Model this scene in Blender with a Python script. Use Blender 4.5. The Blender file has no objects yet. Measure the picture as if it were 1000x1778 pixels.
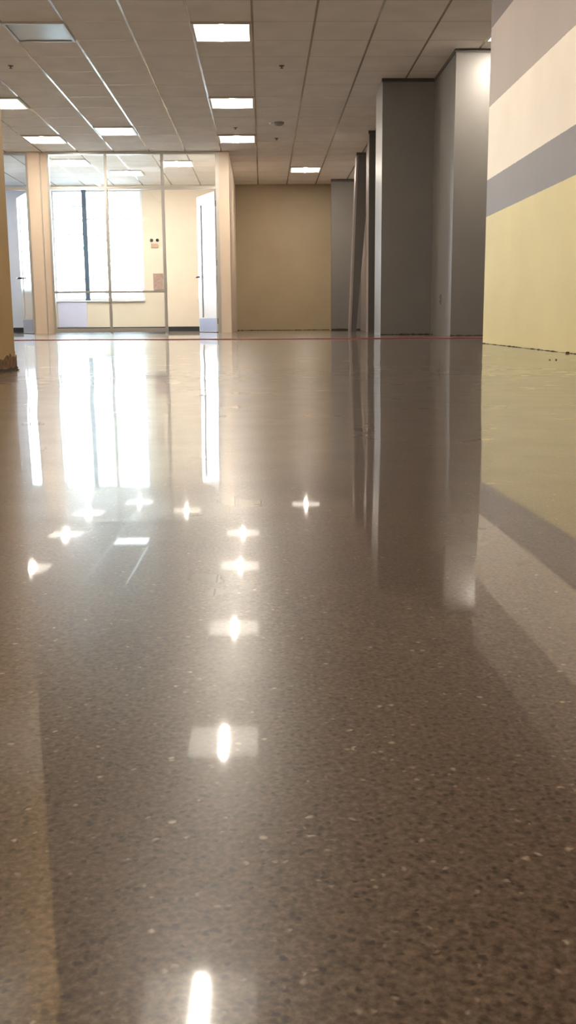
import bpy, bmesh, math, random
from mathutils import Vector, Matrix
random.seed(7)
C = bpy.context.scene.collection
H = 3.05          # ceiling height
CAM_H = 0.16      # the camera stands almost on the floor

# ------------------------------------------------------------------ materials
MATS = {}
def mat(name, col, rough=0.6, metal=0.0, spec=0.5, noise=0.0, nscale=6.0, bump=0.0, bscale=60.0, emit=None, estr=0.0, coat=0.0):
    if name in MATS: return MATS[name]
    m = bpy.data.materials.new(name); m.use_nodes = True
    nt = m.node_tree; p = nt.nodes['Principled BSDF']
    p.inputs['Base Color'].default_value = (*col, 1)
    p.inputs['Roughness'].default_value = rough
    p.inputs['Metallic'].default_value = metal
    p.inputs['Specular IOR Level'].default_value = spec
    p.inputs['Coat Weight'].default_value = coat
    tc = nt.nodes.new('ShaderNodeTexCoord')
    if noise > 0:
        n = nt.nodes.new('ShaderNodeTexNoise'); n.inputs['Scale'].default_value = nscale; n.inputs['Detail'].default_value = 5
        r = nt.nodes.new('ShaderNodeValToRGB')
        r.color_ramp.elements[0].position = .3; r.color_ramp.elements[1].position = .7
        r.color_ramp.elements[0].color = (*[c*(1-noise) for c in col], 1)
        r.color_ramp.elements[1].color = (*[min(1, c*(1+noise)) for c in col], 1)
        nt.links.new(tc.outputs['Object'], n.inputs['Vector']); nt.links.new(n.outputs['Fac'], r.inputs['Fac'])
        nt.links.new(r.outputs['Color'], p.inputs['Base Color'])
    if bump > 0:
        n2 = nt.nodes.new('ShaderNodeTexNoise'); n2.inputs['Scale'].default_value = bscale; n2.inputs['Detail'].default_value = 4
        b = nt.nodes.new('ShaderNodeBump'); b.inputs['Strength'].default_value = bump; b.inputs['Distance'].default_value = .004
        nt.links.new(tc.outputs['Object'], n2.inputs['Vector']); nt.links.new(n2.outputs['Fac'], b.inputs['Height'])
        nt.links.new(b.outputs['Normal'], p.inputs['Normal'])
    if emit:
        p.inputs['Emission Color'].default_value = (*emit, 1); p.inputs['Emission Strength'].default_value = estr
    MATS[name] = m
    return m

def glass_mat(name, tint=(1, 1, 1), ior=1.5, rough=0.0):
    m = bpy.data.materials.new(name); m.use_nodes = True; nt = m.node_tree; nt.nodes.clear()
    o = nt.nodes.new('ShaderNodeOutputMaterial'); mx = nt.nodes.new('ShaderNodeMixShader')
    t = nt.nodes.new('ShaderNodeBsdfTransparent'); g = nt.nodes.new('ShaderNodeBsdfGlossy'); f = nt.nodes.new('ShaderNodeFresnel')
    t.inputs['Color'].default_value = (*tint, 1); g.inputs['Roughness'].default_value = rough; f.inputs['IOR'].default_value = ior
    nt.links.new(f.outputs[0], mx.inputs[0]); nt.links.new(t.outputs[0], mx.inputs[1]); nt.links.new(g.outputs[0], mx.inputs[2])
    nt.links.new(mx.outputs[0], o.inputs[0]); MATS[name] = m
    return m

def floor_mat():
    m = bpy.data.materials.new('polished_concrete'); m.use_nodes = True; nt = m.node_tree; L = nt.links
    p = nt.nodes['Principled BSDF']
    N = nt.nodes.new
    tc = N('ShaderNodeTexCoord')
    def noise(scale, detail, rough=.5, vec=None):
        n = N('ShaderNodeTexNoise'); n.inputs['Scale'].default_value = scale; n.inputs['Detail'].default_value = detail
        n.inputs['Roughness'].default_value = rough
        L.new(vec or tc.outputs['Object'], n.inputs['Vector']); return n.outputs['Fac']
    def ramp(fac, stops):
        r = N('ShaderNodeValToRGB'); cr = r.color_ramp
        while len(cr.elements) < len(stops): cr.elements.new(.5)
        for e, (pos, c) in zip(cr.elements, stops): e.position = pos; e.color = (*c, 1)
        L.new(fac, r.inputs['Fac']); return r.outputs['Color']
    def mix(fac, a, b, mode='MIX'):
        x = N('ShaderNodeMix'); x.data_type = 'RGBA'; x.blend_type = mode
        if isinstance(fac, float): x.inputs[0].default_value = fac
        else: L.new(fac, x.inputs[0])
        L.new(a, x.inputs[6]); L.new(b, x.inputs[7]); return x.outputs[2]
    base = ramp(noise(420, 3, .6), [(.28, (.040, .026, .018)), (.50, (.082, .058, .042)), (.74, (.145, .108, .080))])
    cloud = ramp(noise(1.7, 5, .6), [(.3, (.86, .84, .82)), (.7, (1.15, 1.12, 1.08))])
    base = mix(1.0, base, cloud, 'MULTIPLY')
    wn = N('ShaderNodeTexNoise'); wn.inputs['Scale'].default_value = 300; wn.inputs['Detail'].default_value = 2
    L.new(tc.outputs['Object'], wn.inputs['Vector'])
    wm = N('ShaderNodeVectorMath'); wm.operation = 'MULTIPLY_ADD'; wm.inputs[1].default_value = (.0032, .0032, 0)
    L.new(wn.outputs['Color'], wm.inputs[0]); L.new(tc.outputs['Object'], wm.inputs[2]); warp = wm.outputs[0]
    def specks(scale, lo, hi, thr, seed):
        mp = N('ShaderNodeMapping'); mp.inputs['Location'].default_value = (seed, seed*.7, 0)
        L.new(warp, mp.inputs['Vector'])
        v = N('ShaderNodeTexVoronoi'); v.inputs['Scale'].default_value = scale; v.inputs['Randomness'].default_value = 1
        L.new(mp.outputs[0], v.inputs['Vector'])
        d = N('ShaderNodeMapRange'); d.inputs['From Min'].default_value = lo; d.inputs['From Max'].default_value = hi
        d.inputs['To Min'].default_value = 1; d.inputs['To Max'].default_value = 0
        L.new(v.outputs['Distance'], d.inputs['Value'])
        s = N('ShaderNodeSeparateColor'); L.new(v.outputs['Color'], s.inputs[0])
        g = N('ShaderNodeMath'); g.operation = 'GREATER_THAN'; g.inputs[1].default_value = thr; L.new(s.outputs[0], g.inputs[0])
        mu = N('ShaderNodeMath'); mu.operation = 'MULTIPLY'; L.new(d.outputs[0], mu.inputs[0]); L.new(g.outputs[0], mu.inputs[1])
        return mu.outputs[0], s.outputs[1]
    def rgb(c):
        n = N('ShaderNodeRGB'); n.outputs[0].default_value = (*c, 1); return n.outputs[0]
    k, _ = specks(330, .15, .45, .62, 3.1); base = mix(k, base, rgb((.026, .017, .012)))
    k, _ = specks(210, .12, .36, .86, 9.7); base = mix(k, base, rgb((.030, .022, .018)))
    k, _ = specks(310, .10, .36, .93, 5.3); base = mix(k, base, rgb((.20, .155, .12)))
    k, _ = specks(200, .08, .30, .94, 1.9); base = mix(k, base, rgb((.30, .24, .19)))
    L.new(base, p.inputs['Base Color'])
    rr = N('ShaderNodeMapRange'); rr.inputs['To Min'].default_value = .24; rr.inputs['To Max'].default_value = .34
    L.new(noise(9, 3), rr.inputs['Value']); L.new(rr.outputs[0], p.inputs['Roughness'])
    p.inputs['IOR'].default_value = 1.5; p.inputs['Specular IOR Level'].default_value = .13
    p.inputs['Coat Weight'].default_value = .70; p.inputs['Coat Roughness'].default_value = .024; p.inputs['Coat IOR'].default_value = 1.5
    # sealer coat set rougher on the strip nearest the camera, softening reflections
    sx = N('ShaderNodeSeparateXYZ'); L.new(tc.outputs['Object'], sx.inputs[0])
    wr = N('ShaderNodeMapRange'); wr.interpolation_type = 'SMOOTHSTEP'
    wr.inputs['From Min'].default_value = .10; wr.inputs['From Max'].default_value = .50
    wr.inputs['To Min'].default_value = .042; wr.inputs['To Max'].default_value = .024
    L.new(sx.outputs[1], wr.inputs['Value']); L.new(wr.outputs[0], p.inputs['Coat Roughness'])
    return m

M = {
 'floor': floor_mat(),
 'tile': mat('ceiling_tile', (.93, .905, .875), .9, noise=.05, nscale=3, bump=.25, bscale=300),
 'grid': mat('grid_metal', (.42, .38, .34), .13, spec=.8),
 'cross': mat('cross_tee', (.70, .66, .62), .5),
 'beige': mat('beige_paint', (.385, .30, .185), .5, noise=.04, nscale=2, bump=.1, bscale=120),
 'cream': mat('cream_paint', (.70, .63, .52), .6, noise=.03, nscale=2, bump=.1, bscale=120),
 'peach': mat('post_paint', (.62, .50, .39), .55, noise=.03, nscale=3),
 'grey': mat('grey_paint', (.165, .152, .14), .38, noise=.05, nscale=2.5, bump=.12, bscale=110),
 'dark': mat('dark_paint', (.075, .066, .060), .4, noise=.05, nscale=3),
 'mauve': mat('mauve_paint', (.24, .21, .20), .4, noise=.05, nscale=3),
 'yellow': mat('yellow_wall', (.66, .56, .28), .5, noise=.04, nscale=2, bump=.1, bscale=120),
 'tan': mat('tan_yellow_wall', (.42, .29, .13), .5, noise=.06, nscale=3, bump=.1, bscale=120),
 'raw': mat('raw_board', (.16, .085, .035), .9, noise=.5, nscale=40, bump=.6, bscale=70),
 'dirt': mat('dirt_gap', (.035, .025, .016), .95, noise=.4, nscale=60),
 'alu': mat('aluminium', (.50, .48, .45), .32, metal=.7),
 'bluealu': mat('dark_blue_aluminium', (.07, .10, .14), .35, metal=.3),
 'muntin': mat('white_muntin', (.70, .74, .78), .5),
 'lav': mat('lavender_panel', (.60, .62, .80), .35, noise=.05, nscale=4),
 'blueg': mat('blue_grey_paint', (.62, .66, .74), .6, noise=.04, nscale=2),
 'black': mat('black_vinyl', (.018, .018, .02), .45),
 'bgrey': mat('grey_vinyl', (.10, .105, .12), .4),
 'chrome': mat('satin_chrome', (.28, .26, .24), .25, metal=1),
 'frame': mat('fixture_white', (.62, .60, .56), .4),
 'diff': mat('lit_diffuser', (.9, .88, .84), .4, emit=(1.0, .90, .77), estr=.75),
 'lamp': mat('lamp_tube', (.9, .9, .9), .4, emit=(1.0, .90, .76), estr=280.0),
 'cool': mat('cool_diffuser', (.9, .9, .9), .35, emit=(.90, .95, 1.0), estr=1.1),
 'unlit': mat('unlit_diffuser', (.42, .47, .47), .22),
 'red': mat('red_jacket', (.25, .04, .045), .45),
 'wplastic': mat('beige_plastic', (.45, .30, .22), .5),
 'pinkbox': mat('brown_board', (.36, .25, .22), .8, noise=.2, nscale=25),
 'chip': mat('plaster_crumb', (.13, .06, .03), .9, noise=.4, nscale=90),
 'sprk': mat('sprinkler_metal', (.10, .09, .08), .4, metal=.5),
 'smoke': mat('detector_plastic', (.30, .28, .25), .5),
 'smoke2': mat('detector_light_plastic', (.85, .82, .76), .4),
 'bark': mat('bark', (.30, .26, .22), .9, noise=.3, nscale=12),
 'leaf': mat('leaf', (.36, .46, .34), .6, noise=.4, nscale=3),
 'ground': mat('pale_paving', (.42, .42, .40), .8, noise=.1, nscale=1),
 'pane': glass_mat('clear_pane', (.97, .985, .98), 1.45),
 'doorw': mat('door_white', (.86, .88, .92), .18, coat=.5),
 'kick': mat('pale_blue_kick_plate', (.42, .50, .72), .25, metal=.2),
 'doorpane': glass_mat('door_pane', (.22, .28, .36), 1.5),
}
def stripes_mat():
    m = bpy.data.materials.new('striped_paint'); m.use_nodes = True; nt = m.node_tree; L = nt.links; p = nt.nodes['Principled BSDF']
    N = nt.nodes.new
    tc = N('ShaderNodeTexCoord'); s = N('ShaderNodeSeparateXYZ'); L.new(tc.outputs['Object'], s.inputs[0])
    n = N('ShaderNodeTexNoise'); n.inputs['Scale'].default_value = 30; L.new(tc.outputs['Object'], n.inputs['Vector'])
    a = N('ShaderNodeMath'); a.operation = 'MULTIPLY_ADD'; a.inputs[1].default_value = .006; L.new(n.outputs['Fac'], a.inputs[0]); L.new(s.outputs[2], a.inputs[2])
    d = N('ShaderNodeMath'); d.operation = 'DIVIDE'; d.inputs[1].default_value = 3.2; L.new(a.outputs[0], d.inputs[0])
    r = N('ShaderNodeValToRGB'); cr = r.color_ramp; cr.interpolation = 'CONSTANT'
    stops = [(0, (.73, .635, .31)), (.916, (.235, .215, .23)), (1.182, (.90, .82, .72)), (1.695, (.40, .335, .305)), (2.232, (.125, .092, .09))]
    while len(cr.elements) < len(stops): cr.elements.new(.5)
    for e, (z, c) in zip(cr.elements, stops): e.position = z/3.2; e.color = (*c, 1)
    L.new(d.outputs[0], r.inputs['Fac'])
    n2 = N('ShaderNodeTexNoise'); n2.inputs['Scale'].default_value = 2.2; n2.inputs['Detail'].default_value = 4; L.new(tc.outputs['Object'], n2.inputs['Vector'])
    r2 = N('ShaderNodeValToRGB'); r2.color_ramp.elements[0].position = .3; r2.color_ramp.elements[0].color = (.93, .92, .91, 1); r2.color_ramp.elements[1].position = .7
    L.new(n2.outputs['Fac'], r2.inputs['Fac'])
    x = N('ShaderNodeMix'); x.data_type = 'RGBA'; x.blend_type = 'MULTIPLY'; x.inputs[0].default_value = 1
    L.new(r.outputs['Color'], x.inputs[6]); L.new(r2.outputs['Color'], x.inputs[7]); L.new(x.outputs[2], p.inputs['Base Color'])
    p.inputs['Roughness'].default_value = .6
    b = N('ShaderNodeBump'); b.inputs['Strength'].default_value = .12; b.inputs['Distance'].default_value = .004
    n3 = N('ShaderNodeTexNoise'); n3.inputs['Scale'].default_value = 110; L.new(tc.outputs['Object'], n3.inputs['Vector'])
    L.new(n3.outputs['Fac'], b.inputs['Height']); L.new(b.outputs['Normal'], p.inputs['Normal'])
    return m
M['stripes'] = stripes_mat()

# ------------------------------------------------------------------ mesh helpers
def box(bm, x0, x1, y0, y1, z0, z1, bev=0.0):
    r = bmesh.ops.create_cube(bm, size=1)
    vs = r['verts']
    for v in vs:
        v.co = Vector(((x0+x1)/2 + v.co.x*(x1-x0), (y0+y1)/2 + v.co.y*(y1-y0), (z0+z1)/2 + v.co.z*(z1-z0)))
    if bev > 0:
        es = list({e for v in vs for e in v.link_edges})
        bmesh.ops.bevel(bm, geom=es, offset=bev, segments=2, affect='EDGES')
def prism(bm, poly, z0, z1):
    """vertical prism over a plan polygon"""
    a = [bm.verts.new((x, y, z0)) for x, y in poly]; b = [bm.verts.new((x, y, z1)) for x, y in poly]
    n = len(poly)
    bm.faces.new(a[::-1]); bm.faces.new(b)
    for i in range(n): bm.faces.new((a[i], a[(i+1) % n], b[(i+1) % n], b[i]))
def tube(bm, pts, r, seg=8, rad=None):
    rings = []
    for i, p in enumerate(pts):
        p = Vector(p)
        d = (Vector(pts[min(i+1, len(pts)-1)]) - Vector(pts[max(i-1, 0)])).normalized()
        u = d.cross(Vector((0, 0, 1)))
        if u.length < 1e-3: u = Vector((1, 0, 0))
        u.normalize(); w = u.cross(d)
        rr = rad[i] if rad else r
        rings.append([bm.verts.new(p + u*math.cos(2*math.pi*k/seg)*rr + w*math.sin(2*math.pi*k/seg)*rr) for k in range(seg)])
    for a, b in zip(rings, rings[1:]):
        for k in range(seg): bm.faces.new((a[k], a[(k+1) % seg], b[(k+1) % seg], b[k]))
    bm.faces.new(rings[0][::-1]); bm.faces.new(rings[-1])
def lathe(bm, prof, seg=20, cx=0, cy=0):
    rings = []
    for r, z in prof:
        rings.append([bm.verts.new((cx + r*math.cos(2*math.pi*k/seg), cy + r*math.sin(2*math.pi*k/seg), z)) for k in range(seg)])
    for a, b in zip(rings, rings[1:]):
        for k in range(seg): bm.faces.new((a[k], a[(k+1) % seg], b[(k+1) % seg], b[k]))
    bm.faces.new(rings[0][::-1]); bm.faces.new(rings[-1])
def obj(name, bm, m, parent=None, smooth=False):
    bmesh.ops.recalc_face_normals(bm, faces=bm.faces)
    me = bpy.data.meshes.new(name); bm.to_mesh(me); bm.free()
    me.materials.append(m)
    if smooth:
        for p in me.polygons: p.use_smooth = True
    o = bpy.data.objects.new(name, me); C.objects.link(o)
    if parent: o.parent = parent
    return o
def struct(name, bm, m, smooth=False):
    o = obj(name, bm, m, None, smooth); o['kind'] = 'structure'; return o
def struct_empty(name, loc):
    o = bpy.data.objects.new(name, None); C.objects.link(o); o.location = loc; o['kind'] = 'structure'; return o
def thing(name, label, cat, loc, group=None):
    o = bpy.data.objects.new(name, None); C.objects.link(o); o.location = loc
    o['label'] = label; o['category'] = cat
    if group: o['group'] = group
    return o
def tag(o, label, cat, group=None):
    o['label'] = label; o['category'] = cat
    if group: o['group'] = group
    return o
def B(*boxes, bev=0.0):
    bm = bmesh.new()
    for b in boxes: box(bm, *b, bev=bev)
    return bm
def shift(bm, v):
    bmesh.ops.translate(bm, verts=bm.verts, vec=v); return bm

# ------------------------------------------------------------------ floor: one slab, not quite flat
def floor_z(x, y):
    # the slab dips by two centimetres a few metres ahead of the camera
    def S(t, a, b):
        t = max(0, min(1, (t-a)/(b-a))); return t*t*(3-2*t)
    # integral of slope(y)
    z = FZ(y)
    fade = 1 - S(y, 9, 13)
    z += fade*(.00042*math.sin(12.0*x + 2.0*math.sin(1.3*y) + .8*y) + .00035*math.sin(5.1*x - 1.4*y + 1.0))
    return z
_tab = []
def _slope(y):
    k = [(-4, 0), (-.5, .006), (0, .006), (.3, -.004), (.6, -.0075), (.9, -.0095), (1.3, -.0120), (1.8, -.008), (2.5, -.004), (3.2, -.001), (4.5, .003), (6.5, .0055), (9, .002), (12, 0), (30, 0)]
    for (a, sa), (b, sb) in zip(k, k[1:]):
        if a <= y <= b: return sa + (sb-sa)*(y-a)/(b-a)
    return 0
_y = 30.0; _z = 0.0; _step = .02; _tab = {}
_n = int((30+4)/_step)
_arr = [0]*(_n+1)
for i in range(_n-1, -1, -1):
    y = -4 + (i+.5)*_step
    _arr[i] = _arr[i+1] - _slope(y)*_step
def FZ(y):
    t = (y+4)/_step; i = max(0, min(_n-1, int(t))); f = t-i
    return _arr[i]*(1-f) + _arr[i+1]*f
_off = FZ(0)  # keep the slab under the camera at its own level
bm = bmesh.new()
xs = [-8 + .5*i for i in range(8)] + [-4 + .05*i for i in range(161)] + [4.5, 5, 5.5]
xs = sorted(set(round(x, 4) for x in xs))
ys = [-3.2 + .2*i for i in range(16)] + [.05*i for i in range(0, 241)] + [12 + .4*i for i in range(1, 30)]
ys = sorted(set(round(y, 4) for y in ys))
grid = [[bm.verts.new((x, y, floor_z(x, y))) for x in xs] for y in ys]
for j in range(len(ys)-1):
    for i in range(len(xs)-1):
        bm.faces.new((grid[j][i], grid[j][i+1], grid[j+1][i+1], grid[j+1][i]))
floor = struct('floor', bm, M['floor'], smooth=True)

# ------------------------------------------------------------------ ceiling with its grid
XK = [round(.54 + .61*k, 3) for k in range(-13, 9)]
YK = [round(10.5 + .66*k, 3) for k in range(-20, 18)]
ceiling = struct('ceiling', B((-8, 5.6, -3.2, 22.35, H, H+.12)), M['tile'])
bm = bmesh.new()
for x in XK: box(bm, x-.011, x+.011, -3.1, 22.2, H-.002, H+.001)
obj('main_tee', bm, M['grid'], ceiling)
bm = bmesh.new()
for y in YK:
    for a, b in zip(XK, XK[1:]): box(bm, a+.011, b-.011, y-.008, y+.008, H-.001, H+.001)
obj('cross_tee', bm, M['cross'], ceiling)

# ------------------------------------------------------------------ walls
RX = 1.674
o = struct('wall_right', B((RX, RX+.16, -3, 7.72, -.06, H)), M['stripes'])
# ragged dark gap where the wall meets the slab
def ragged(x0, y0, x1, y1, nrm, hmin, hmax, n, zb=0.0, thick=.004):
    bm = bmesh.new(); d = Vector((x1-x0, y1-y0, 0)); nv = Vector((nrm[0], nrm[1], 0))*thick
    top = []; bot = []; topb = []; botb = []
    for i in range(n+1):
        p = Vector((x0, y0, 0)) + d*(i/n)
        z = FZ(p.y) + zb - .004
        h = random.uniform(hmin, hmax) if random.random() < .8 else random.uniform(hmax, hmax*1.4)
        top.append(bm.verts.new((p.x+nv.x, p.y+nv.y, z+.004+h))); bot.append(bm.verts.new((p.x+nv.x, p.y+nv.y, z)))
        topb.append(bm.verts.new((p.x-nv.x*.2, p.y-nv.y*.2, z+.004+h))); botb.append(bm.verts.new((p.x-nv.x*.2, p.y-nv.y*.2, z)))
    for i in range(n):
        bm.faces.new((bot[i], bot[i+1], top[i+1], top[i])); bm.faces.new((top[i], top[i+1], topb[i+1], topb[i]))
    return bm
obj('ragged_edge', ragged(RX, .5, RX, 7.72, (-1, 0), .001, .005, 260), M['dirt'], o)

# left corridor wall ends beside the camera, its base torn open
LX = -1.035
o = struct('wall_left', B((LX-.14, LX, -3, 4.25, -.06, H)), M['tan'])
obj('torn_base', ragged(LX, 1.2, LX, 4.255, (1, 0), .045, .058, 120, thick=.006), M['raw'], o)
obj('torn_base', ragged(LX-.14, 4.25, LX, 4.25, (0, 1), .045, .058, 10, thick=.006), M['raw'], o)
bm = ragged(LX, 1.2, LX, 4.26, (1, 0), .006, .012, 90, thick=.008)
obj('ragged_edge', bm, M['dirt'], o)

# stepped grey wall block on the right
o = struct('wall_recess_right', (lambda bm: (prism(bm, [(1.482, 12.84), (2.115, 12.84), (2.122, 11.51), (4.8, 11.51), (4.8, 13.2), (2.4, 13.2), (2.4, 13.56), (1.482, 13.56)], -.02, H), bm)[1])(bmesh.new()), M['grey'])
bm = B((1.470, 2.112, 12.825, 12.84, H-.035, H), (2.107, 2.122, 11.50, 12.84, H-.035, H), (2.107, 4.8, 11.495, 11.51, H-.035, H))
obj('dark_edge_trim', bm, M['dark'], o)
obj('ragged_edge', ragged(1.482, 12.84, 2.115, 12.84, (0, -1), .004, .012, 40), M['dirt'], o)
obj('ragged_edge', ragged(2.12, 11.51, 3.2, 11.51, (0, -1), .004, .010, 50), M['dirt'], o)
# the wall that closes the passage behind the block
bm = bmesh.new()
prism(bm, [(1.665, 16.2), (2.6, 16.2), (2.6, 21.5), (2.06, 21.5), (1.84, 18.4)], -.02, H)
o = struct('wall_passage', bm, M['mauve'])
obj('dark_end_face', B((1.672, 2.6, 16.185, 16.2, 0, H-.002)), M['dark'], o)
obj('dark_edge_trim', B((1.655, 2.6, 16.17, 16.186, H-.05, H)), M['dark'], o)
o = struct('wall_nook', B((1.44, 2.3, 21.46, 21.6, -.02, H)), M['grey'])
obj('dark_edge_trim', B((1.43, 2.06, 21.445, 21.46, H-.05, H)), M['dark'], o)
obj('ragged_edge', ragged(1.44, 21.46, 2.05, 21.46, (0, -1), .015, .03, 20), M['dirt'], o)

o = struct('wall_back', B((-.6, 2.8, 22.2, 22.35, -.02, H), (2.65, 2.8, 13.2, 22.2, -.02, H)), M['beige'])
obj('ragged_edge', ragged(-.6, 22.2, 1.44, 22.2, (0, -1), .003, .010, 90), M['dirt'], o)
struct('wall_outer_left', B((-6.0, -5.85, -3, 18.0, -.06, H)), M['cream'])
struct('wall_outer_right', B((4.8, 4.95, -3, 13.2, -.06, H)), M['cream'])
struct('wall_behind', B((-6.0, 4.95, -3.15, -3.0, -.02, H)), M['cream'])
struct('wall_far_right', B((2.4, 2.55, 13.2, 16.3, -.02, H)), M['grey'])

# white return wall between the glazed office and the beige wall
o = struct('wall_return', B((-.735, -.555, 18.0, 22.2, -.02, H)), M['peach'])

# office: back wall is built around its window
WX0, WX1, WZ0, WZ1 = -4.47, -2.54, .665, 2.97
o = struct('wall_office_back', B((-7.0, -5.75+.0, 22.2, 22.35, WZ1, H), (-5.6, WX0, 22.2, 22.35, -.02, H), (WX0, WX1, 22.2, 22.35, WZ1, H), (WX0, WX1, 22.2, 22.35, -.02, WZ0), (WX1, -.735, 22.2, 22.35, -.02, H), (-7.0, -5.6, 22.2, 22.35, -.02, .9), (-5.75, -5.6, 22.2, 22.35, .9, H)), M['cream'])
obj('lower_panel', B((-4.42, -3.80, 22.175, 22.2, .10, WZ0-.01)), M['lav'], o)
struct('baseboard_back', B((-4.5, -.735, 22.18, 22.199, 0, .095)), M['black'])
# partition between the two offices
bm = bmesh.new(); prism(bm, [(-3.99, 18.1), (-3.90, 18.1), (-4.50, 22.2), (-4.62, 22.2)], -.02, H)
o = struct('wall_partition', bm, M['blueg'])
struct('wall_office_left', B((-7.15, -7.0, 18.0, 22.35, -.02, H)), M['blueg'])
struct('wall_side_office', B((-5.62, -4.60, 22.17, 22.2, 0, H)), M['blueg'])
struct('wall_front_left', B((-7.15, -5.2, 18.0, 18.12, -.02, H)), M['beige'])
struct('baseboard_side_office', B((-5.6, -4.62, 22.15, 22.169, 0, .10)), M['black'])

# post between the glazed fronts: two stepped faces
o = struct('trim_1', B((-3.985, -3.785, 17.98, 18.16, -.02, H)), M['peach'])
obj('stepped_face', B((-3.785, -3.665, 18.03, 18.16, -.02, H)), M['peach'], o)
obj('edge_bead', B((-3.79, -3.772, 17.99, 18.03, 0, H)), M['alu'], o)

# ------------------------------------------------------------------ glazed office front (y = 18)
FT = .032
def front(name, x0, x1, mull, rails, panes, y=18.03):
    e = struct_empty(name, ((x0+x1)/2, y, 0))
    off = Vector((-(x0+x1)/2, -y, 0))
    obj('head_frame', shift(B((x0, x1, y-.04, y+.04, H-.045, H)), off), M['alu'], e)
    for mx, zt, w in mull:
        obj('mullion', shift(B((mx-w/2, mx+w/2, y-.04, y+.04, 0, zt), bev=.004), off), M['alu'], e)
    for a, b, z, t in rails:
        obj('rail', shift(B((a, b, y-.035, y+.035, z-t/2, z+t/2), bev=.003), off), M['alu'], e)
    for a, b, z0, z1 in panes:
        obj('pane', shift(B((a, b, y-.004, y+.004, z0, z1)), off), M['pane'], e)
    return e
g = front('window_1', -3.665, -.735,
      [(-3.645, H-.04, .04), (-2.668, H-.04, .045), (-1.698, H-.04, .05), (-.762, H-.04, .055)],
      [(-3.63, -.79, 2.455, .045), (-3.63, -1.72, .712, .035), (-3.63, -1.72, .055, .07)],
      [(-3.625, -2.69, 2.48, 3.005), (-2.645, -1.723, 2.48, 3.005), (-1.673, -.79, 2.48, 3.005),
       (-3.625, -2.69, .73, 2.43), (-2.645, -1.723, .73, 2.43),
       (-3.625, -2.69, .09, .694), (-2.645, -1.723, .09, .694)])
g2 = front('window_2', -5.2, -3.985,
      [(-5.17, H-.04, .05), (-4.005, H-.04, .03)],
      [(-5.145, -4.02, 2.455, .05)],
      [(-5.145, -4.02, 2.48, 3.005)])

# ------------------------------------------------------------------ window to the outside
def outer_window(name, x0, x1, z0, z1, mulls, bars):
    y = 22.26
    e = struct_empty(name, ((x0+x1)/2, y, z0)); off = Vector((-(x0+x1)/2, -y, -z0))
    obj('window_frame', shift(B((x0, x0+.05, y-.04, y+.04, z0, z1), (x1-.05, x1, y-.04, y+.04, z0, z1), (x0+.05, x1-.05, y-.04, y+.04, z1-.05, z1), (x0+.05, x1-.05, y-.04, y+.04, z0, z0+.04)), off), M['muntin'], e)
    obj('window_sill', shift(B((x0, x1, 22.15, y-.04, z0-.03, z0), bev=.004), off), M['muntin'], e)
    for mx, w in mulls:
        obj('mullion', shift(B((mx-w/2, mx+w/2, y-.09, y+.04, z0-.02, z1-.01), bev=.005), off), M['bluealu'], e)
    for a, b, z in bars:
        obj('glazing_bar', shift(B((a, b, y-.03, y+.03, z-.011, z+.011), bev=.002), off), M['muntin'], e)
    obj('pane', shift(B((x0+.05, x1-.05, y-.003, y+.003, z0+.04, z1-.05)), off), M['pane'], e)
    return e
outer_window('window_3', WX0, WX1, WZ0, WZ1, [(-3.765, .095)], [(-4.42, -3.81, z) for z in (1.12, 1.62, 2.05, 2.36, 2.62)] + [(-3.72, -2.59, 2.36)])
outer_window('window_4', -7.0, -5.75, .9, WZ1, [], [])

# ------------------------------------------------------------------ swung-open glass doors
def glass_door(name, hx, hy, ex, ey, h, lever_side):
    """leaf from hinge (hx,hy) to free edge (ex,ey)"""
    e = struct_empty(name, (hx, hy, 0)); w = math.hypot(ex-hx, ey-hy); e.rotation_euler = (0, 0, math.atan2(ey-hy, ex-hx))
    st = .045
    a0, a1, z0, z1 = w-.30, w-.20, .27, 2.25
    obj('door_leaf', B((0, a0, -.022, .022, .012, h), (a1, w, -.022, .022, .012, h), (a0, a1, -.022, .022, .012, z0), (a0, a1, -.022, .022, z1, h)), M['doorw'], e)
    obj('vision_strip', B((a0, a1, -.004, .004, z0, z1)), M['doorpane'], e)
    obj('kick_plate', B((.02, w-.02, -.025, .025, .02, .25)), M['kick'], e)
    bm = bmesh.new(); s = lever_side
    tube(bm, [(w-.05, s*.022, 1.0), (w-.05, s*.075, 1.0), (w-.07, s*.085, 1.0), (w-.17, s*.085, .995)], .018, 10)
    lathe(bm, [(.028, 0), (.028, .01)], 16)
    vs = bm.verts[-32:] if False else [v for v in bm.verts if abs(v.co.z) < .05]
    for v in vs: v.co = Vector((w-.05 + v.co.x, s*(.022 + v.co.z), 1.0 + v.co.y))
    tube(bm, [(w-.05, -s*.022, 1.0), (w-.05, -s*.075, 1.0), (w-.07, -s*.085, 1.0), (w-.17, -s*.085, .995)], .018, 10)
    obj('lever_handle', bm, M['chrome'], e, smooth=True)
    obj('lock_case', B((w-.085, w-.01, -.026, .026, .90, 1.10), bev=.003), M['chrome'], e)
    for z in (.2, 1.2, 2.2):
        bm = bmesh.new(); tube(bm, [(-.004, 0, z-.05), (-.004, 0, z+.05)], .010, 8); obj('hinge', bm, M['chrome'], e)
    return e
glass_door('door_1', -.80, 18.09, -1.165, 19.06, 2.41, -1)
glass_door('door_2', -4.03, 18.09, -4.43, 19.06, 2.41, -1)

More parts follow.
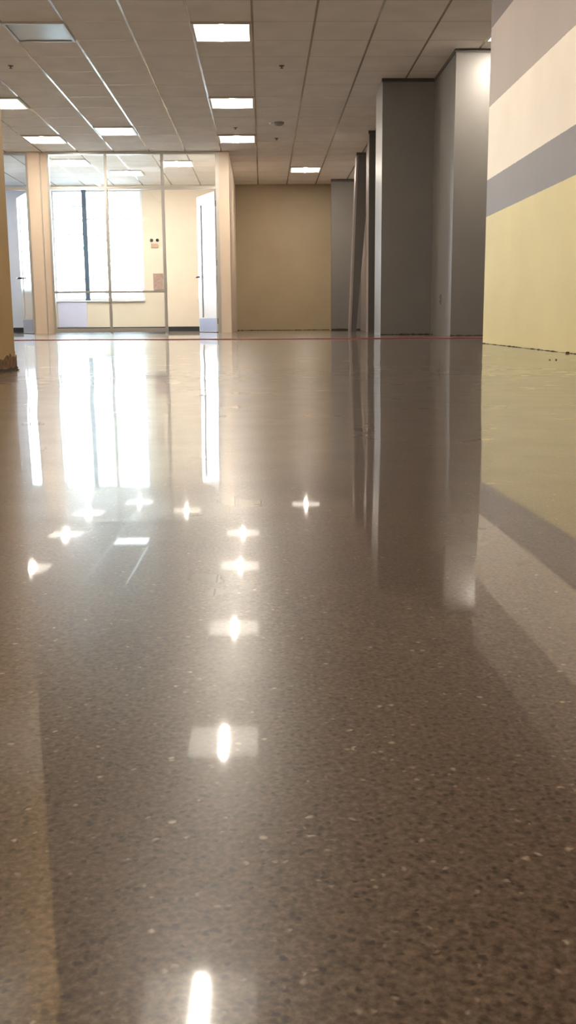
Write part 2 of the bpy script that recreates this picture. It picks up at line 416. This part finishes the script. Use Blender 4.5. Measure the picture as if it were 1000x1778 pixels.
# ------------------------------------------------------------------ fittings on the office wall
t = thing('wall_control', 'small beige wall control with two dark buttons above it on the cream office wall', 'wall control', (-2.30, 22.2, 1.80))
obj('cover_plate', B((-.075, .075, -.02, 0, -.045, .045), bev=.004), M['wplastic'], t)
for sx in (-1, 1):
    bm = bmesh.new(); lathe(bm, [(.034, 0), (.034, .012), (.02, .02)], 14)
    for v in bm.verts: v.co = Vector((sx*.062 + v.co.x, -v.co.z, .115 + v.co.y))
    obj('button', bm, M['black'], t)
o = obj('wall_panel', B((-.105, .105, -.03, 0, -.17, .17), bev=.004), M['pinkbox']); o.location = (-2.245, 22.2, 1.05)
tag(o, 'brown board panel fixed low on the office wall below the wall control', 'panel')
t = thing('power_outlet', 'small grey power outlet low on the blue-grey side of the stepped wall', 'outlet', (2.1165, 12.15, .42))
obj('cover_plate', B((-.012, 0, -.036, .036, -.058, .058), bev=.002), M['grey'], t)
for z in (-.025, .025): obj('socket', B((-.0145, -.0115, -.012, .012, z-.012, z+.012)), M['dark'], t)

# ------------------------------------------------------------------ ceiling lights
def make_light(kind):
    t = thing('ceiling_light', '', 'ceiling light', (0, 0, H))
    w, d, f = .600, .650, .028
    bm = B((-w/2, -w/2+f, -d/2, d/2, -.018, 0), (w/2-f, w/2, -d/2, d/2, -.018, 0), (-w/2+f, w/2-f, -d/2, -d/2+f, -.018, 0), (-w/2+f, w/2-f, d/2-f, d/2, -.018, 0))
    obj('frame', bm, M['frame'], t)
    obj('diffuser', B((-w/2+f, w/2-f, -d/2+f, d/2-f, -.010, -.002)), M[{'lit': 'diff', 'cool': 'cool', 'unlit': 'unlit'}[kind]], t)
    if kind == 'lit':
        bm = bmesh.new()
        n = 8
        pr = [(math.cos(math.pi*k/n)*.024, -.010 - math.sin(math.pi*k/n)*.012) for k in range(n+1)]
        a = [bm.verts.new((x, -.25, z)) for x, z in pr]; b = [bm.verts.new((x, .25, z)) for x, z in pr]
        for k in range(n): bm.faces.new((a[k], a[k+1], b[k+1], b[k]))
        bm.faces.new(a); bm.faces.new(b[::-1]); bm.faces.new((a[0], b[0], b[n], a[n]))
        obj('lamp_basket', bm, M['lamp'], t)
    return t
protos = {}
def place_light(x0, y0, label, group, kind='lit'):
    loc = (x0+.305, y0+.33, H)
    if kind not in protos:
        r = make_light(kind); protos[kind] = r
    else:
        r = protos[kind].copy(); C.objects.link(r)
        for ch in protos[kind].children:
            c = ch.copy(); C.objects.link(c); c.parent = r
    r.location = loc; r['label'] = label; r['category'] = 'ceiling light'
    if group: r['group'] = group
    return r
G = 'square ceiling lights of the hall'; GO = 'square ceiling lights inside the glazed office'
place_light(-.68, 10.5, 'lit square ceiling light, nearest and largest of the middle row', G)
place_light(-.68, 13.8, 'lit square ceiling light, second of the middle row running away', G)
place_light(-.68, 16.46, 'lit square ceiling light of the middle row just before the white return wall', G)
place_light(.54, 19.75, 'lit square ceiling light right in front of the beige end wall', G)
place_light(-3.73, 16.46, 'lit square ceiling light just in front of the peach post', G)
place_light(-3.73, 13.8, 'lit square ceiling light cut off at the left edge of the view', G)
place_light(2.352, 10.52, 'lit square ceiling light peeping out behind the striped wall edge', G)
place_light(-.68, 7.2, 'lit square ceiling light above the floor between the two corridor walls', 'lights over the near floor')
place_light(-.68, 3.9, 'lit square ceiling light over the corridor near the camera', 'lights over the near floor')
place_light(-.68, .6, 'lit square ceiling light straight above the camera', 'lights over the near floor')
place_light(-3.73, 6.54, 'unseen fill light added in the left part of the hall behind the corridor wall', 'lights over the near floor')  # out of view, added so more light bounces up to the ceiling
place_light(-3.73, 9.84, 'unseen fill light added in the left part of the hall', 'lights over the near floor')  # another unseen fixture added as fill for the hall
place_light(-2.51, 15.78, 'cool white dimmer ceiling panel between two bright grid lines before the office', G, 'cool')
place_light(-2.51, 10.5, 'unlit blue-grey ceiling light beside the bright grid line at upper left', G, 'unlit')
place_light(-5.56, 19.41, 'added fill light in the blue side office behind the left transom', GO)  # fixture added to brighten the side office wall
place_light(-3.73, 18.75, 'lit ceiling light seen through the left transom pane', GO)
place_light(-2.90, 20.1, 'lit ceiling light seen through the middle transom pane', GO)
place_light(-1.84, 18.95, 'lit ceiling light seen through the transom above the open glass door', GO)

# ------------------------------------------------------------------ small ceiling devices
def sprinkler(x, y, label):
    t = thing('sprinkler_head', label, 'sprinkler', (x, y, H), 'ceiling sprinklers')
    bm = bmesh.new(); lathe(bm, [(.032, 0), (.032, -.006), (.012, -.010), (.010, -.016)], 14); obj('escutcheon', bm, M['sprk'], t)
    bm = bmesh.new(); lathe(bm, [(.006, -.016), (.006, -.024), (.020, -.026), (.020, -.029)], 14); obj('deflector', bm, M['sprk'], t)
sprinkler(-2.83, 12.19, 'dark sprinkler head alone at the left of the ceiling')
sprinkler(.249, 12.21, 'dark sprinkler head right of the nearest square light')
sprinkler(.25, 16.80, 'small dark sprinkler head behind the smoke detector')
sprinkler(-.378, 15.9, 'small dark sprinkler head between two lights of the middle row')
t = thing('smoke_detector', 'round grey smoke detector with small white sensor on the ceiling', 'smoke detector', (.27, 15.51, H))
bm = bmesh.new(); lathe(bm, [(.075, 0), (.075, -.02), (.055, -.038), (.03, -.045)], 20); obj('housing', bm, M['smoke'], t)
bm = bmesh.new(); lathe(bm, [(.028, 0), (.028, -.02), (.018, -.03)], 14, cx=-.12); obj('sensor', bm, M['smoke2'], t)

# ------------------------------------------------------------------ leaning column in the nook
def lean_prism(bot, top, z0, z1):
    bm = bmesh.new()
    a = [bm.verts.new((x, y, z0)) for x, y in bot]; b = [bm.verts.new((x, y, z1)) for x, y in top]
    bm.faces.new(a[::-1]); bm.faces.new(b)
    for i in range(4): bm.faces.new((a[i], a[(i+1) % 4], b[(i+1) % 4], b[i]))
    return bm
cx0, cy0 = 1.62, 18.3
t = thing('leaning_column', 'dark tapered column leaning to the right in front of the grey nook wall', 'column', (cx0, cy0, 0))
sh = lambda P: [(x-cx0, y-cy0) for x, y in P]
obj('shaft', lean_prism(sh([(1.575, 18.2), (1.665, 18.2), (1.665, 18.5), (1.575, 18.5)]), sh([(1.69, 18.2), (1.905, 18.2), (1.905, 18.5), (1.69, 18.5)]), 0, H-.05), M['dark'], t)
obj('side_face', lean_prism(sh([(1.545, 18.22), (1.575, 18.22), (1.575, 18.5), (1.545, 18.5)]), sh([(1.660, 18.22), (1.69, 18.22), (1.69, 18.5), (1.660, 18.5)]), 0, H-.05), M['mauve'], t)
obj('cap', shift(B((1.655, 1.92, 18.18, 18.52, H-.05, H), bev=.004), Vector((-cx0, -cy0, 0))), M['dark'], t)

# ------------------------------------------------------------------ red cord across the floor
bm = bmesh.new(); pts = []
for i in range(121):
    u = i/120; x = -2.75 + 5.0*u; y = 10.72 - .98*u + .03*math.sin(9*u) + .015*math.sin(31*u)
    pts.append((x, y, floor_z(x, y) + .004))
tube(bm, pts, .004, 8)
tag(obj('red_cord', bm, M['red'], smooth=True), 'thin dark red cord lying across the polished floor from wall to wall', 'cord')

# ------------------------------------------------------------------ crumbs beside the walls
def crumb(x, y, s, label, group):
    bm = bmesh.new(); bmesh.ops.create_icosphere(bm, subdivisions=2, radius=1)
    for v in bm.verts:
        v.co *= random.uniform(.75, 1.15); v.co.x *= s*1.5; v.co.y *= s; v.co.z *= s*.6
    zmin = min(v.co.z for v in bm.verts)
    o = obj('plaster_crumb', bm, M['chip']); o.location = (x, y, floor_z(x, y) - zmin); o.rotation_euler.z = random.uniform(0, 3)
    tag(o, label, 'crumb', group)
crumb(1.355, 4.66, .0045, 'brown plaster crumb on the floor off the yellow wall, right one of the close pair', 'crumbs off the yellow wall')
crumb(1.328, 4.67, .0032, 'brown plaster crumb on the floor off the yellow wall, left one of the close pair', 'crumbs off the yellow wall')
crumb(1.66, 5.5, .008, 'brown plaster crumb against the foot of the yellow wall', 'crumbs off the yellow wall')
crumb(1.80, 12.76, .014, 'dark crumb at the foot of the dark grey wall face', 'crumbs at the stepped wall')
crumb(1.86, 12.79, .010, 'small dark crumb right of the larger one at the grey wall face', 'crumbs at the stepped wall')
crumb(2.07, 12.45, .012, 'dark crumb in the inner corner of the stepped grey wall', 'crumbs at the stepped wall')
crumb(-.99, 4.1, .006, 'brown crumb beside the torn base of the left wall', 'crumbs at the left wall')

# ------------------------------------------------------------------ outside: ground and a tree
o = struct('ground_outside', B((-30, 20, 22.36, 70, -.6, -.5)), M['ground'])
t = thing('broadleaf_tree', 'pale green broadleaf tree outside the office window', 'tree', (-7.6, 50.0, -.5)); t.scale = (1.25, 1.25, 1.25)
bm = bmesh.new(); tube(bm, [(0, 0, 0), (.05, 0, 1.5), (-.05, .05, 3.0), (.1, 0, 4.6)], .1, 10, rad=[.11, .09, .07, .03])
for k in range(7):
    a = k*.9; z = 2.4 + .3*k
    tube(bm, [(0, 0, z), (.6*math.cos(a), .6*math.sin(a), z+.5), (1.1*math.cos(a), 1.1*math.sin(a), z+1.1)], .05, 6, rad=[.06, .04, .015])
obj('trunk', bm, M['bark'], t)
bm = bmesh.new()
for k in range(800):
    c = random.choice([(.2, 0, 4.6, 1.1), (-.7, .3, 3.9, .8), (.9, -.2, 3.8, .8), (0, .5, 5.4, .8), (.1, -.6, 3.6, .7)])
    d = Vector((random.gauss(0, 1), random.gauss(0, 1), random.gauss(0, 1))).normalized()*c[3]*random.uniform(.4, 1)
    p = Vector(c[:3]) + d
    u = Vector((random.gauss(0, 1), random.gauss(0, 1), random.gauss(0, 1))).normalized(); w = u.orthogonal().normalized(); s = random.uniform(.06, .12)
    vs = [bm.verts.new(p + u*s*1.5), bm.verts.new(p + w*s*.7), bm.verts.new(p - u*s*1.5), bm.verts.new(p - w*s*.7)]
    bm.faces.new(vs)
obj('foliage', bm, M['leaf'], t)

# ------------------------------------------------------------------ daylight
w = bpy.data.worlds.new('World'); bpy.context.scene.world = w; w.use_nodes = True
bg = w.node_tree.nodes['Background']; bg.inputs['Color'].default_value = (.74, .88, 1.0, 1); bg.inputs['Strength'].default_value = 7.5
def portal(x, z, sx, sz):
    l = bpy.data.lights.new('window_portal', 'AREA'); l.shape = 'RECTANGLE'; l.size = sx; l.size_y = sz; l.cycles.is_portal = True
    o = bpy.data.objects.new('window_portal', l); C.objects.link(o); o.location = (x, 22.34, z); o.rotation_euler = (-math.pi/2, 0, 0)
portal((WX0+WX1)/2, (WZ0+WZ1)/2, WX1-WX0, WZ1-WZ0)
portal(-6.37, 1.93, 1.25, 2.07)

# ------------------------------------------------------------------ camera
F_PX = 1740.0
pitch = math.atan((889-560.3)/F_PX); roll = math.radians(.45); yaw = -.023
Fv = Vector((0, math.cos(pitch), -math.sin(pitch))); U = Vector((0, math.sin(pitch), math.cos(pitch))); R = Vector((1, 0, 0))
R2 = math.cos(roll)*R - math.sin(roll)*U; U2 = math.cos(roll)*U + math.sin(roll)*R
Rz = Matrix.Rotation(yaw, 3, 'Z'); R2 = Rz @ R2; U2 = Rz @ U2; Fv = Rz @ Fv
cam = bpy.data.cameras.new('camera'); cam.sensor_fit = 'VERTICAL'; cam.sensor_height = 36; cam.lens = 36*F_PX/1778
cam.clip_start = .02; cam.clip_end = 200
co = bpy.data.objects.new('camera', cam); C.objects.link(co)
mw = Matrix(((R2.x, U2.x, -Fv.x, 0), (R2.y, U2.y, -Fv.y, 0), (R2.z, U2.z, -Fv.z, CAM_H), (0, 0, 0, 1)))
co.matrix_world = mw
sc = bpy.context.scene; sc.camera = co
sc.view_settings.view_transform = 'Standard'; sc.view_settings.look = 'None'; sc.view_settings.gamma = 1
sc.view_settings.use_curve_mapping = False; sc.view_settings.exposure = 1.4
sc.cycles.max_bounces = 10; sc.cycles.diffuse_bounces = 6; sc.cycles.glossy_bounces = 5; sc.cycles.transparent_max_bounces = 16
sc.cycles.sample_clamp_indirect = 8
